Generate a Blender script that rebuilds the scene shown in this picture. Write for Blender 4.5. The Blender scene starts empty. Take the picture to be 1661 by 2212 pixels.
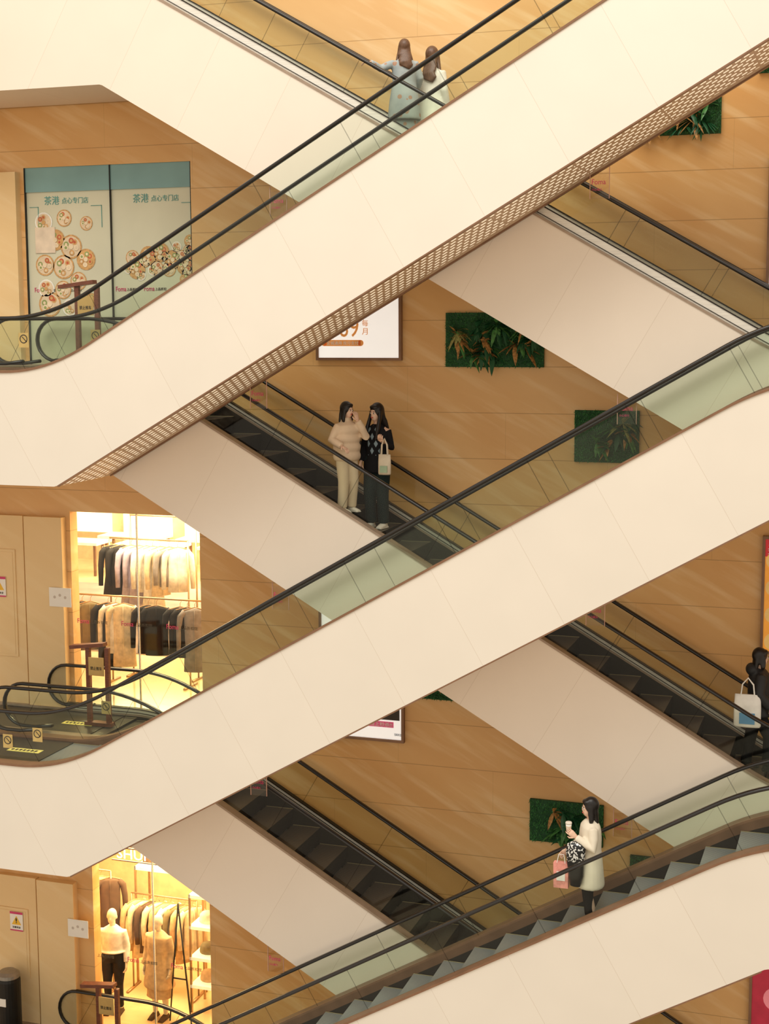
import bpy, bmesh, math, random
from mathutils import Vector, Matrix
random.seed(7)
COL = bpy.context.scene.collection
V = Vector

# ---------------------------------------------------------------- materials
def newmat(name):
    m = bpy.data.materials.new(name); m.use_nodes = True
    nt = m.node_tree; nt.nodes.clear()
    out = nt.nodes.new('ShaderNodeOutputMaterial')
    return m, nt, out
def mth(nt, op, a, b=None, c=None):
    n = nt.nodes.new('ShaderNodeMath'); n.operation = op
    for i, v in enumerate((a, b, c)):
        if v is None: continue
        if isinstance(v, (int, float)): n.inputs[i].default_value = v
        else: nt.links.new(v, n.inputs[i])
    return n.outputs[0]
def mixc(nt, fac, a, b):
    n = nt.nodes.new('ShaderNodeMix'); n.data_type = 'RGBA'
    for s, v in ((n.inputs[0], fac), (n.inputs[6], a), (n.inputs[7], b)):
        if isinstance(v, (int, float)): s.default_value = v
        elif isinstance(v, tuple): s.default_value = (v[0], v[1], v[2], 1)
        else: nt.links.new(v, s)
    return n.outputs[2]
def coords(nt):
    tc = nt.nodes.new('ShaderNodeTexCoord'); sp = nt.nodes.new('ShaderNodeSeparateXYZ')
    nt.links.new(tc.outputs['Object'], sp.inputs[0])
    return tc.outputs['Object'], sp.outputs[0], sp.outputs[1], sp.outputs[2]
def noise(nt, vec, scale, detail=4, mscale=None, rot=None):
    if mscale or rot:
        if rot:
            mp = nt.nodes.new('ShaderNodeMapping'); nt.links.new(vec, mp.inputs[0])
            mp.inputs['Rotation'].default_value = rot; vec = mp.outputs[0]
        if mscale:
            mp = nt.nodes.new('ShaderNodeMapping'); nt.links.new(vec, mp.inputs[0])
            mp.inputs['Scale'].default_value = mscale; vec = mp.outputs[0]
    n = nt.nodes.new('ShaderNodeTexNoise'); n.inputs['Scale'].default_value = scale
    n.inputs['Detail'].default_value = detail
    nt.links.new(vec, n.inputs['Vector'])
    return n.outputs[0]
def ramp(nt, fac, lo, hi):
    n = nt.nodes.new('ShaderNodeMapRange'); nt.links.new(fac, n.inputs[0])
    n.inputs[1].default_value = lo; n.inputs[2].default_value = hi
    return n.outputs[0]
def principled(nt, out, col, rough=.5, metal=0, emit=0, spec=.5, bump=None, bstr=.3, bdist=.01):
    b = nt.nodes.new('ShaderNodeBsdfPrincipled')
    if isinstance(col, tuple): b.inputs['Base Color'].default_value = (col[0], col[1], col[2], 1)
    else: nt.links.new(col, b.inputs['Base Color'])
    b.inputs['Roughness'].default_value = rough; b.inputs['Metallic'].default_value = metal
    b.inputs['Specular IOR Level'].default_value = spec
    if emit:
        if isinstance(col, tuple): b.inputs['Emission Color'].default_value = (col[0], col[1], col[2], 1)
        else: nt.links.new(col, b.inputs['Emission Color'])
        if isinstance(emit, (int, float)): b.inputs['Emission Strength'].default_value = emit
        else: nt.links.new(emit, b.inputs['Emission Strength'])
    if bump is not None:
        bp = nt.nodes.new('ShaderNodeBump'); bp.inputs['Strength'].default_value = bstr
        bp.inputs['Distance'].default_value = bdist
        nt.links.new(bump, bp.inputs['Height']); nt.links.new(bp.outputs[0], b.inputs['Normal'])
    nt.links.new(b.outputs[0], out.inputs[0]); return b
_mc = {}
def M(name, col, rough=.5, metal=0, var=.12, scale=6, emit=0, bump=0, spec=.4, ms=None):
    if name in _mc: return _mc[name]
    m, nt, out = newmat(name)
    vec, x, y, z = coords(nt)
    n = noise(nt, vec, scale, 3, ms)
    f = ramp(nt, n, .3, .7)
    d = tuple(max(0, c*(1-var)) for c in col); l = tuple(min(1, c*(1+var)) for c in col)
    c = mixc(nt, f, d, l)
    principled(nt, out, c, rough, metal, emit, spec, n if bump else None, bump)
    _mc[name] = m; return m

def marble(name, dark, mid, light, joints=True, ang=-.5):
    m, nt, out = newmat(name)
    vec, x, y, z = coords(nt)
    n1 = noise(nt, vec, 1.0, 8, (.5, 1, 2.0), (0, ang, 0))
    n2 = noise(nt, vec, 2.2, 12, (.3, 1, 2.8), (0, ang, 0))
    n3 = noise(nt, vec, .3, 2)
    c = mixc(nt, ramp(nt, n1, .34, .70), mid, dark)
    c = mixc(nt, mth(nt, 'MULTIPLY', ramp(nt, n2, .50, .68), .6), c, light)
    c = mixc(nt, mth(nt, 'MULTIPLY', ramp(nt, n3, .4, .65), .3), c, light)
    if joints:
        row = mth(nt, 'DIVIDE', mth(nt, 'ADD', z, 60.56), .6)
        fz = mth(nt, 'FRACT', row)
        jz = mth(nt, 'LESS_THAN', fz, .016)
        fx = mth(nt, 'FRACT', mth(nt, 'ADD', mth(nt, 'DIVIDE', x, 3.6), mth(nt, 'MULTIPLY', mth(nt, 'FLOOR', row), .37)))
        jx = mth(nt, 'LESS_THAN', fx, .0014)
        j = mth(nt, 'MAXIMUM', jz, mth(nt, 'MULTIPLY', jx, .5))
        c = mixc(nt, mth(nt, 'MULTIPLY', j, .6), c, tuple(q*.5 for q in dark))
    principled(nt, out, c, .35, 0, 0, .3)
    return m
def panel(name, col, sg):
    m, nt, out = newmat(name)
    vec, x, y, z = coords(nt)
    t = mth(nt, 'ADD', mth(nt, 'MULTIPLY', x, .866), mth(nt, 'MULTIPLY', z, .5*sg))
    f = mth(nt, 'FRACT', mth(nt, 'DIVIDE', mth(nt, 'ADD', t, 50), 1.07))
    l = mth(nt, 'LESS_THAN', f, .0055)
    n = noise(nt, vec, 1.3, 5)
    pid = mth(nt, 'FRACT', mth(nt, 'MULTIPLY', mth(nt, 'FLOOR', mth(nt, 'DIVIDE', mth(nt, 'ADD', t, 50), 1.07)), .618))
    c = mixc(nt, ramp(nt, n, .3, .7), tuple(q*.965 for q in col), col)
    c = mixc(nt, mth(nt, 'MULTIPLY', pid, .06), c, tuple(q*.7 for q in col))
    c = mixc(nt, mth(nt, 'MULTIPLY', l, .30), c, (.42, .30, .20))
    principled(nt, out, c, .42, 0, 0, .3)
    return m
def perforated(name):
    m, nt, out = newmat(name)
    vec, x, y, z = coords(nt)
    t = mth(nt, 'ADD', mth(nt, 'MULTIPLY', x, .866), mth(nt, 'MULTIPLY', z, .5))
    row = mth(nt, 'DIVIDE', mth(nt, 'ADD', y, 10), .135)
    fy = mth(nt, 'FRACT', row)
    fx = mth(nt, 'FRACT', mth(nt, 'ADD', mth(nt, 'DIVIDE', mth(nt, 'ADD', t, 50), .100), mth(nt, 'MULTIPLY', mth(nt, 'FLOOR', row), .5)))
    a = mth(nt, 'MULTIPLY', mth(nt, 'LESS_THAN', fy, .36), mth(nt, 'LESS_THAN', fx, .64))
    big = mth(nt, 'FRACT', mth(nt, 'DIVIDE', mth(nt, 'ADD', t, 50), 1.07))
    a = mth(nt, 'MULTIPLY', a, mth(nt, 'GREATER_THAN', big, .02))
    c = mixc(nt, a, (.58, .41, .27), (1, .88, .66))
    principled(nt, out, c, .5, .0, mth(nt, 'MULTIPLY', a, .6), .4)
    return m
def glass(name, tint, sg=0, refl=.10, line=1.25):
    m, nt, out = newmat(name)
    tr = nt.nodes.new('ShaderNodeBsdfTransparent'); gl = nt.nodes.new('ShaderNodeBsdfGlossy')
    gl.inputs['Roughness'].default_value = .04; gl.inputs['Color'].default_value = (1, 1, .97, 1)
    if sg:
        vec, x, y, z = coords(nt)
        t = mth(nt, 'ADD', mth(nt, 'MULTIPLY', x, .866), mth(nt, 'MULTIPLY', z, .5*sg))
        f = mth(nt, 'FRACT', mth(nt, 'DIVIDE', mth(nt, 'ADD', t, 50.3), line))
        l = mth(nt, 'LESS_THAN', f, .0085)
        nt.links.new(mixc(nt, l, tint, tuple(q*.55 for q in tint)), tr.inputs[0])
    else: tr.inputs[0].default_value = (*tint, 1)
    lw = nt.nodes.new('ShaderNodeLayerWeight'); lw.inputs[0].default_value = .25
    fac = mth(nt, 'ADD', mth(nt, 'MULTIPLY', lw.outputs['Facing'], refl), .018)
    mx = nt.nodes.new('ShaderNodeMixShader')
    nt.links.new(fac, mx.inputs[0]); nt.links.new(tr.outputs[0], mx.inputs[1]); nt.links.new(gl.outputs[0], mx.inputs[2])
    nt.links.new(mx.outputs[0], out.inputs[0])
    return m
def tread_mat(name, col, dk):
    m, nt, out = newmat(name)
    vec, x, y, z = coords(nt)
    f = mth(nt, 'LESS_THAN', mth(nt, 'FRACT', mth(nt, 'DIVIDE', mth(nt, 'ADD', y, 10), .02)), .5)
    c = mixc(nt, f, col, dk)
    principled(nt, out, c, .35, .2, 0, .5)
    return m

mWall = marble('warm_marble', (.68, .365, .130), (.76, .455, .185), (.87, .63, .345))
mWallL = marble('pale_marble', (.78, .55, .27), (.82, .59, .31), (.85, .65, .37), False)
mPF = panel('white_panel_rising', (.79, .735, .65), 1)
mPR = panel('white_panel_falling', (.84, .74, .635), -1)
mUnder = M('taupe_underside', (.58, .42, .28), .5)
mPerf = perforated('slotted_soffit')
mGF = glass('balustrade_glass_a', (.89, .945, .885), 1)
mGR = glass('balustrade_glass_b', (.94, .96, .90), -1)
mShopG = glass('shop_glass', (.96, .97, .94), 0, .06)
mRub = M('black_rubber', (.012, .010, .009), .28, spec=.6)
mBrown = M('bronze_trim', (.24, .13, .075), .4, .25)
mSteel = M('brushed_steel', (.80, .77, .70), .3, .35, ms=(1, 1, 30))
mDarkM = M('dark_metal', (.02, .018, .016), .4, .3)
mRiser = M('step_riser_black', (.008, .008, .008), .5, spec=.2)
mTreadR = tread_mat('tread_dark', (.15, .12, .095), (.035, .03, .025))
mTreadF = tread_mat('tread_grey_skylit', (.36, .38, .37), (.14, .15, .15))  # paler than the rear treads: skylight reflection is put into the colour
mPlate = tread_mat('landing_plate_metal', (.07, .06, .05), (.03, .025, .02))
mYel = M('yellow_sticker', (.85, .74, .22), .5)
mInk = M('dark_ink', (.05, .04, .03), .6)
mFloor = M('cream_floor_tile', (.62, .46, .28), .25, var=.1, scale=2)
mWht = M('white_paint', (.88, .84, .77), .5, var=.02)
mPink = M('crimson_ink', (.62, .05, .16), .5)
mWood = M('red_brown_wood', (.17, .055, .03), .35, var=.25, scale=12, ms=(1, 1, 8))

# ---------------------------------------------------------------- geometry builder
class G:
    def __init__(s): s.v = []; s.f = []; s.m = []
    def add(s, vs, fs, m=0):
        b = len(s.v); s.v += [tuple(p) for p in vs]
        for f in fs: s.f.append(tuple(b+i for i in f)); s.m.append(m)
    def box(s, x0, x1, y0, y1, z0, z1, m=0, mat=None):
        vs = [V((x, y, z)) for x in (x0, x1) for y in (y0, y1) for z in (z0, z1)]
        if mat: vs = [mat @ p for p in vs]
        s.add(vs, [(0, 1, 3, 2), (4, 6, 7, 5), (0, 4, 5, 1), (2, 3, 7, 6), (0, 2, 6, 4), (1, 5, 7, 3)], m)
    def prism(s, poly, y0, y1, m=0, mf=None):
        n = len(poly)
        vs = [(p[0], y0, p[1]) for p in poly]+[(p[0], y1, p[1]) for p in poly]
        s.add(vs, [tuple(range(n)), tuple(range(2*n-1, n-1, -1))], m)
        b = len(s.v)-2*n
        for i in range(n):
            j = (i+1) % n
            s.f.append((b+i, b+n+i, b+n+j, b+j)); s.m.append(m if mf is None else mf[i])
    def tube(s, pts, rad, n=12, m=0, ref=(1, 0, 0), closed=True):
        pts = [V(p) for p in pts]; k = len(pts); b = len(s.v)
        for i, p in enumerate(pts):
            t = (pts[min(i+1, k-1)]-pts[max(i-1, 0)])
            t = t.normalized() if t.length > 1e-9 else V((0, 0, 1))
            r = V(ref)
            if abs(r.normalized().dot(t)) > .93: r = V((0, 1, 0)) if abs(t.y) < .9 else V((0, 0, 1))
            u = (r-t*r.dot(t)).normalized(); w = t.cross(u)
            R = rad[i] if isinstance(rad, (list, tuple)) else rad
            a, c = (R if isinstance(R, (list, tuple)) else (R, R))
            for j in range(n):
                q = 2*math.pi*j/n
                s.v.append(tuple(p+u*a*math.cos(q)+w*c*math.sin(q)))
        for i in range(k-1):
            for j in range(n):
                j2 = (j+1) % n
                s.f.append((b+i*n+j, b+i*n+j2, b+(i+1)*n+j2, b+(i+1)*n+j)); s.m.append(m)
        if closed:
            s.f.append(tuple(b+j for j in range(n-1, -1, -1))); s.m.append(m)
            s.f.append(tuple(b+(k-1)*n+j for j in range(n))); s.m.append(m)
    def ell(s, c, r, m=0, su=14, sv=9, mat=None):
        vs = []; fs = []
        for i in range(sv+1):
            a = math.pi*i/sv
            for j in range(su):
                q = 2*math.pi*j/su
                vs.append(V((r[0]*math.sin(a)*math.cos(q), r[1]*math.sin(a)*math.sin(q), r[2]*math.cos(a))))
        vs = [(mat @ (V(c)+p)) if mat else V(c)+p for p in vs]
        for i in range(sv):
            for j in range(su):
                j2 = (j+1) % su
                fs.append((i*su+j, (i+1)*su+j, (i+1)*su+j2, i*su+j2))
        s.add(vs, fs, m)
    def disc(s, c, r, m=0, n=18, ry=None):
        ry = ry or r
        s.add([(c[0]+r*math.cos(2*math.pi*i/n), c[1], c[2]+ry*math.sin(2*math.pi*i/n)) for i in range(n)], [tuple(range(n))], m)
    def mesh(s, name, mats, smooth=False):
        me = bpy.data.meshes.new(name); me.from_pydata(s.v, [], s.f)
        for m in mats: me.materials.append(m)
        me.polygons.foreach_set('material_index', s.m)
        bm = bmesh.new(); bm.from_mesh(me); bmesh.ops.recalc_face_normals(bm, faces=bm.faces)
        bm.to_mesh(me); bm.free()
        if smooth: me.polygons.foreach_set('use_smooth', [True]*len(me.polygons))
        return me
    def obj(s, name, mats, loc=(0, 0, 0), parent=None, smooth=False, rz=0):
        return put(name, s.mesh(name, mats, smooth), loc, parent, rz)
def put(name, data, loc=(0, 0, 0), parent=None, rz=0):
    o = bpy.data.objects.new(name, data); COL.objects.link(o)
    o.location = loc; o.rotation_euler = (0, 0, rz)
    if parent: o.parent = parent
    return o
def tag(o, label, cat, group=None):
    o['label'] = label; o['category'] = cat
    if group: o['group'] = group
    return o
def struct(o): o['kind'] = 'structure'; return o
def empty(name, loc, rz=0):
    o = put(name, None, loc, None, rz); o.empty_display_size = .2; return o
def copy_tree(o, loc):
    c = o.copy(); COL.objects.link(c); c.location = loc
    for ch in o.children:
        d = ch.copy(); COL.objects.link(d); d.parent = c
    return c
def text(body, x, y, z, h, mat, parent=None, w=None, name='lettering', align='LEFT', ploc=(0, 0, 0)):
    cu = bpy.data.curves.new('t', 'FONT'); cu.body = body; cu.size = 1; cu.align_x = align
    cu.extrude = .002; cu.resolution_u = 3
    t = bpy.data.objects.new('t', cu); COL.objects.link(t)
    bpy.context.view_layer.update()
    me = bpy.data.meshes.new_from_object(t.evaluated_get(bpy.context.evaluated_depsgraph_get()))
    bpy.data.objects.remove(t)
    xs = [v.co.x for v in me.vertices]; ys = [v.co.y for v in me.vertices]
    sy = h/max(1e-6, max(ys)-min(ys)); sx = sy if w is None else w/max(1e-6, max(xs)-min(xs))
    x0, y0 = min(xs), min(ys)
    for v in me.vertices:
        a, b, c = v.co; v.co = V(((a-x0)*sx+x-ploc[0], y-c-ploc[1], (b-y0)*sy+z-ploc[2]))
    me.materials.clear(); me.materials.append(mat)
    for p in me.polygons: p.material_index = 0
    return put(name, me, (0, 0, 0), parent)
def remesh(g, voxel, sm=4):
    me = g.mesh('tmp', [])
    o = put('tmp', me)
    r = o.modifiers.new('r', 'REMESH'); r.mode = 'VOXEL'; r.voxel_size = voxel; r.use_smooth_shade = True
    s = o.modifiers.new('s', 'SMOOTH'); s.iterations = sm; s.factor = .5
    bpy.context.view_layer.update()
    m2 = bpy.data.meshes.new_from_object(o.evaluated_get(bpy.context.evaluated_depsgraph_get()))
    bpy.data.objects.remove(o)
    return m2
def merge_into(me, g, mats):
    for m in mats: me.materials.append(m)
    bm = bmesh.new(); bm.from_mesh(me)
    if g:
        vs = [bm.verts.new(p) for p in g.v]
        for f, mi in zip(g.f, g.m):
            try:
                fc = bm.faces.new([vs[i] for i in f]); fc.material_index = mi; fc.smooth = True
            except ValueError: pass
    bm.to_mesh(me); bm.free()
    return me

# ---------------------------------------------------------------- escalators
H = 5.0; S = .576
YF, YR, YW = 15.856, 17.25, 18.65
def rmp(x, x0, T):
    if x < x0-T: return 0
    if x > x0+T: return x-x0
    return (x-x0+T)**2/(4*T)
def prof(x0, x1, z0, T):
    return lambda u: z0+S*(rmp(u, x0, T)-rmp(u, x1, T))
FR = dict(sg=1, Y=YF, W=1.37, deck=prof(-9.60, -.92, -.55, .6), bot=prof(-9.53, -.90, -1.97, .02), step=prof(-9.483, -.80, -.60, .4),
          u0=-12.0, u1=1.2, b0=-11.15, b1=.75, c0=-10.1, c1=-.1, org=V((-9.6, YF, -.6)), panel=mPF, glass=mGF, tread=mTreadF, rear=False, dw=.16, gy=.13)
RE = dict(sg=-1, Y=YR, W=1.37, deck=prof(.674, 9.35, -.55, .6), bot=prof(.67, 9.52, -2.05, .02), step=prof(.74, 9.42, -.60, .4),
          u0=-1.4, u1=12.2, b0=-.95, b1=11.05, c0=-.1, c1=10.1, org=V((-.674, YR, -.6)), panel=mPR, glass=mGR, tread=mTreadR, rear=True, dw=.13, gy=.10)
def us(a, b, d=.12):
    n = max(2, int((b-a)/d)+1); return [a+(b-a)*i/n for i in range(n+1)]
def sweep(P, g, us_, zl, zh, y0, y1, m=(0, 0, 0, 0)):
    o = P['org']; b = len(g.v); k = len(us_)
    for u in us_:
        x = P['sg']*u-o.x
        for y, z in ((y0, zl(u)), (y1, zl(u)), (y1, zh(u)), (y0, zh(u))): g.v.append((x, P['Y']+y-o.y, z-o.z))
    for i in range(k-1):
        for j in range(4):
            j2 = (j+1) % 4
            g.f.append((b+i*4+j, b+i*4+j2, b+i*4+4+j2, b+i*4+4+j)); g.m.append(m[j])
    g.f.append((b, b+1, b+2, b+3)); g.m.append(m[3])
    e = b+(k-1)*4; g.f.append((e+3, e+2, e+1, e)); g.m.append(m[3])
def escalator(P, label, clamp):
    o = P['org']; W = P['W']; dk = P['deck']; sg = P['sg']; dw = P['dw']
    root = empty('escalator', o)
    U = sorted(us(P['u0'], P['u1'])+[-9.55, -9.51, -.92, -.88] if not P['rear'] else us(P['u0'], P['u1'])+[.65, .69, 9.5, 9.54])
    g = G()
    sweep(P, g, U, P['bot'], lambda u: dk(u)-.02, 0, .03, (1, 0, 0, 0))
    sweep(P, g, U, P['bot'], lambda u: dk(u)-.02, W-.03, W, (1, 0, 0, 0))
    sweep(P, g, U, P['bot'], lambda u: P['bot'](u)+.03, .03, W-.03, (1, 1, 1, 1))
    for u in (P['u0'], P['u1']):
        x = sg*u-o.x
        g.add([(x, .03, P['bot'](u)-o.z), (x, W-.03, P['bot'](u)-o.z), (x, W-.03, dk(u)-.05-o.z), (x, .03, dk(u)-.05-o.z)], [(0, 1, 2, 3)], 0)
    g.obj('cladding', [P['panel'], mUnder if not P['rear'] else P['panel']], parent=root)
    if not P['rear']:
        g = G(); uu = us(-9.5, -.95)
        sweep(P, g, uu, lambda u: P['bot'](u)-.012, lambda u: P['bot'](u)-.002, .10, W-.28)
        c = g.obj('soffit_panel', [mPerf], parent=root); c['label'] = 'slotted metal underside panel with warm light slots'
        for a, b in ((.0, .05), (W-.05, W)):
            g = G(); sweep(P, g, uu, lambda u: P['bot'](u)-.02, lambda u: P['bot'](u), a, b)
            g.obj('soffit_trim', [mBrown], parent=root)
    for side in (0, 1):
        yy = (lambda a, b: (a, b)) if side == 0 else (lambda a, b: (W-b, W-a))
        a, b = yy(-.012 if side == 0 else 0, dw)
        g = G(); sweep(P, g, us(P['u0'], P['u1']), lambda u: dk(u)-.03, dk, a, b)
        g.obj('deck', [mBrown if not P['rear'] else M('rear_deck', (.36, .27, .20), .4, .3)], parent=root)
        a, b = yy(dw-.02, dw)
        g = G(); UB = us(P['b0'], P['b1'])
        sweep(P, g, UB, lambda u: dk(u)-.45, lambda u: dk(u)-.14, a, b, (1, 1, 1, 1))
        sweep(P, g, UB, lambda u: dk(u)-.14, lambda u: dk(u)-.03, a, b, (0, 0, 0, 0))
        g.obj('skirt', [M('bronze_skirt', (.20, .11, .065), .35, .4) if (side and not P['rear']) else mDarkM, mDarkM], parent=root)
        h0 = .0
        if P['rear'] and (side == 1 or clamp):
            hc = .12 if clamp else .07
            a, b = yy(P['gy']-.03, P['gy']+.03); g = G()
            sweep(P, g, UB, dk, lambda u: dk(u)+hc, a, b)
            a2, b2 = yy(P['gy']-.04, P['gy']+.04)
            sweep(P, g, UB, lambda u: dk(u)+hc, lambda u: dk(u)+hc+.015, a2, b2, (1, 1, 1, 1))
            sweep(P, g, UB, lambda u: dk(u)+.02, lambda u: dk(u)+.03, a2, b2, (1, 1, 1, 1))
            g.obj('glass_clamp', [mSteel, mDarkM], parent=root); h0 = hc
        y = P['gy'] if side == 0 else W-P['gy']
        g = G(); rows = []; r = .27
        for i in range(8):
            q = math.pi/2*i/8; d = r*math.cos(q); hh = r*math.sin(q)
            rows.append((P['b0']-d, dk(P['b0'])+.34-hh, dk(P['b0'])+.34+hh))
        for u in UB: rows.append((u, dk(u)+h0, dk(u)+.62))
        for i in range(7, -1, -1):
            q = math.pi/2*i/8; d = r*math.cos(q); hh = r*math.sin(q)
            rows.append((P['b1']+d, dk(P['b1'])+.34-hh, dk(P['b1'])+.34+hh))
        vs = []
        for u, z0, z1 in rows: vs += [(sg*u-o.x, y, z0-o.z), (sg*u-o.x, y, z1-o.z)]
        g.add(vs, [(2*i, 2*i+1, 2*i+3, 2*i+2) for i in range(len(rows)-1)])
        g.obj('balustrade_glass', [P['glass']], parent=root)
        path = []; r = .295
        z0 = dk(P['b0'])+.64-r
        path += [(P['b0']+.45, z0-r+.03), (P['b0']+.2, z0-r)]
        for i in range(13):
            q = -math.pi/2+math.pi*i/12; path.append((P['b0']-r*math.cos(q), z0+r*math.sin(q)))
        path += [(u, dk(u)+.64) for u in UB[1:-1]]
        z1 = dk(P['b1'])+.64-r
        for i in range(13):
            q = math.pi/2-math.pi*i/12; path.append((P['b1']+r*math.cos(q), z1+r*math.sin(q)))
        path += [(P['b1']-.2, z1-r), (P['b1']-.45, z1-r+.03)]
        g = G()
        g.tube([(sg*u-o.x, y, z-o.z) for u, z in path], [(.042, .024)]*len(path), 10, 0, (0, 1, 0))
        g.obj('handrail', [mRub], parent=root, smooth=True)
    g = G(); f = sg; e = dw+.01
    poly = [(0, 0), (.40, 0), (.40, -.035), (.12, -.25), (.035, -.25), (.012, -.13), (.0, -.03)]
    poly = [(f*a, b) for a, b in poly]
    g.prism(poly, e, W-e, 1, [0, 1, 1, 1, 1, 1, 1])
    for yy in (e, W-e-.01): g.box(min(0, f*.4), max(0, f*.4), yy, yy+.01, 0, .004, 2)
    sm = g.mesh('step', [P['tread'], mRiser, M('tread_edge', (.35, .30, .16), .5)])
    u = P['c0']
    while u < P['c1']-.05:
        put('step', sm, (sg*u-o.x, 0, P['step'](u)-o.z), root); u += .4
    for a, b, zc in ((P['u0']+.05, P['c0'], P['step'](-99)), (P['c1'], P['u1']-.05, P['step'](99))):
        g = G(); x0, x1 = sorted((sg*a-o.x, sg*b-o.x))
        g.box(x0, x1, e, W-e, zc-.06-o.z, zc+.012-o.z)
        g.obj('landing_plate', [mPlate], parent=root)
        xm = (sg*(b if a < P['c0'] else a)-o.x)+(-sg*.42 if a < P['c0'] else sg*.42)
        g = G(); g.box(xm-.24, xm+.24, .60, .74, zc+.012-o.z, zc+.016-o.z)
        for i in range(7):
            g.box(xm-.2+i*.058, xm-.165+i*.058, .64, .70, zc+.016-o.z, zc+.018-o.z, 1)
        s = g.obj('floor_sticker', [mYel, mInk], parent=root); s['label'] = 'yellow caution sticker with dark characters'
    tag(root, label, 'escalator', 'crossing atrium escalators')
    return root
LF = 'white-clad escalator with glass balustrades, black handrails and slotted underside'
LR = 'white-clad escalator with dark steps and handrails beside marble wall'
f1 = escalator(FR, LF, False)
for k in (1, 2): copy_tree(f1, f1.location-V((0, 0, k*H)))
ra = escalator(RE, 'white-clad escalator with bright steel glass clamps beside marble wall', True)
rb = escalator(RE, LR, False); rb.location = ra.location-V((0, 0, H))
for k in (2, 3): copy_tree(rb, ra.location-V((0, 0, k*H)))
def tread_z(P, x, k):
    u = P['sg']*x; n = math.floor((u-P['c0'])/.4)
    return P['step'](P['c0']+n*.4)-k*H+.004

# ---------------------------------------------------------------- structure
def wallgrid(name, x0, x1, z0, z1, holes, y, t, mat):
    g = G()
    xs = sorted({x0, x1, *[h[0] for h in holes], *[h[1] for h in holes]})
    zs = sorted({z0, z1, *[h[2] for h in holes], *[h[3] for h in holes]})
    for a, b in zip(xs, xs[1:]):
        for c, d in zip(zs, zs[1:]):
            xm, zm = (a+b)/2, (c+d)/2
            if any(h[0] < xm < h[1] and h[2] < zm < h[3] for h in holes): continue
            g.box(a, b, y, y+t, c, d)
    return struct(g.obj(name, [mat]))
O2 = (-10.99, -8.93, -5.6, -2.67); O3 = (-10.80, -8.89, -10.6, -7.62); O1 = (-11.56, -8.96, -.6, 2.21)
wallgrid('wall_back', -18, 5, -15.6, 9, [O1, O2, O3], YW, .2, mWall)
for i, (zf) in enumerate((4.4, -.6, -5.6, -10.6)):
    g = G()
    g.box(-18, -12.2, YF, YW, zf-1.42, zf); g.box(-12.2, -12.0, YR, YW, zf-1.42, zf-.0)
    struct(g.obj('floor', [mFloor]))
    g = G(); g.box(1.4, 5, YF, YW, zf-1.42, zf); struct(g.obj('floor', [mFloor]))
for zt, zb in ((2.15, -.6), (-2.75, -5.6), (-8.25, -10.6)):
    g = G()
    xr = -11.62 if zt > 0 else -11.06
    g.box(xr-.62, xr, YW-.13, YW, zb, zt); g.box(-14.5, xr-.66, YW-.09, YW, zb, zt)
    struct(g.obj('trim_1', [mWallL]))
    g = G(); g.box(-14, xr-.72 if zt > 0 else -11.86, YW-.105, YW-.09, zb+.75, zt-.5)
    g.box(-13.9, -11.9 if zt < 0 else xr-.76, YW-.11, YW-.105, zb+.79, zt-.54)
    struct(g.obj('trim_2', [mWallL]))
def room(x0, x1, z0, z1, depth, mb, mf, mc):
    y0, y1 = YW+.2, YW+depth
    g = G(); g.box(x0, x1, y1, y1+.1, z0, z1, 0); struct(g.obj('wall_shop_back', [mb]))
    g = G(); g.box(x0-.1, x0, y0, y1, z0, z1); struct(g.obj('wall_shop_left', [mc]))
    g = G(); g.box(x1, x1+.1, y0, y1, z0, z1); struct(g.obj('wall_shop_right', [mc]))
    g = G(); g.box(x0, x1, YW, y1, z0-.1, z0); struct(g.obj('floor', [mf]))
    g = G(); g.box(x0, x1, y0, y1, z1, z1+.1); struct(g.obj('ceiling', [mWht]))
mShopF = M('warm_shop_floor', (.82, .58, .32), .12, var=.12, scale=2)
mShopW = M('cream_shop_wall', (.80, .60, .36), .6)
room(-22, -8.2, -5.6, -2.4, 12.5, mShopW, mShopF, mShopW)
room(-14, -8.2, -10.6, -7.4, 3.6, mShopW, mShopF, mShopW)
# grey carpet zone across the middle of the upper shop
g = G(); g.box(-17.5, -8.3, 22.2, 28.2, -5.6, -5.585)
tag(g.obj('carpet', [M('grey_carpet', (.36, .28, .22), .9, var=.25, scale=1.2)]), 'wide grey-brown carpet on the clothing shop floor', 'carpet')
for (a, b, c, d) in (O2, O3):
    g = G(); g.box(a, b, YW+.08, YW+.09, c, d); w = struct(g.obj('window_1', [mShopG]))
    g = G()
    for x in (a+(b-a)*.5,): g.box(x-.008, x+.008, YW+.07, YW+.10, c, d)
    struct(g.obj('trim_3', [mSteel]))

def arealight(name, loc, size, power, col, rot, sy=None):
    l = bpy.data.lights.new(name, 'AREA'); l.energy = power; l.color = col; l.size = size
    if sy: l.shape = 'RECTANGLE'; l.size_y = sy
    o = bpy.data.objects.new(name, l); COL.objects.link(o); o.location = loc; o.rotation_euler = rot
    return o
arealight('shop_ceiling_lamp', (-10.4, 20.2, -2.5), 3, 300, (1, .80, .52), (0, 0, 0), 1.6)
arealight('shop_ceiling_lamp', (-13.5, 28.6, -2.5), 6, 700, (1, .82, .58), (0, 0, 0), 3)
arealight('shop_ceiling_lamp', (-10.4, 20.0, -7.5), 3, 340, (1, .74, .40), (0, 0, 0), 1.6)

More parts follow.
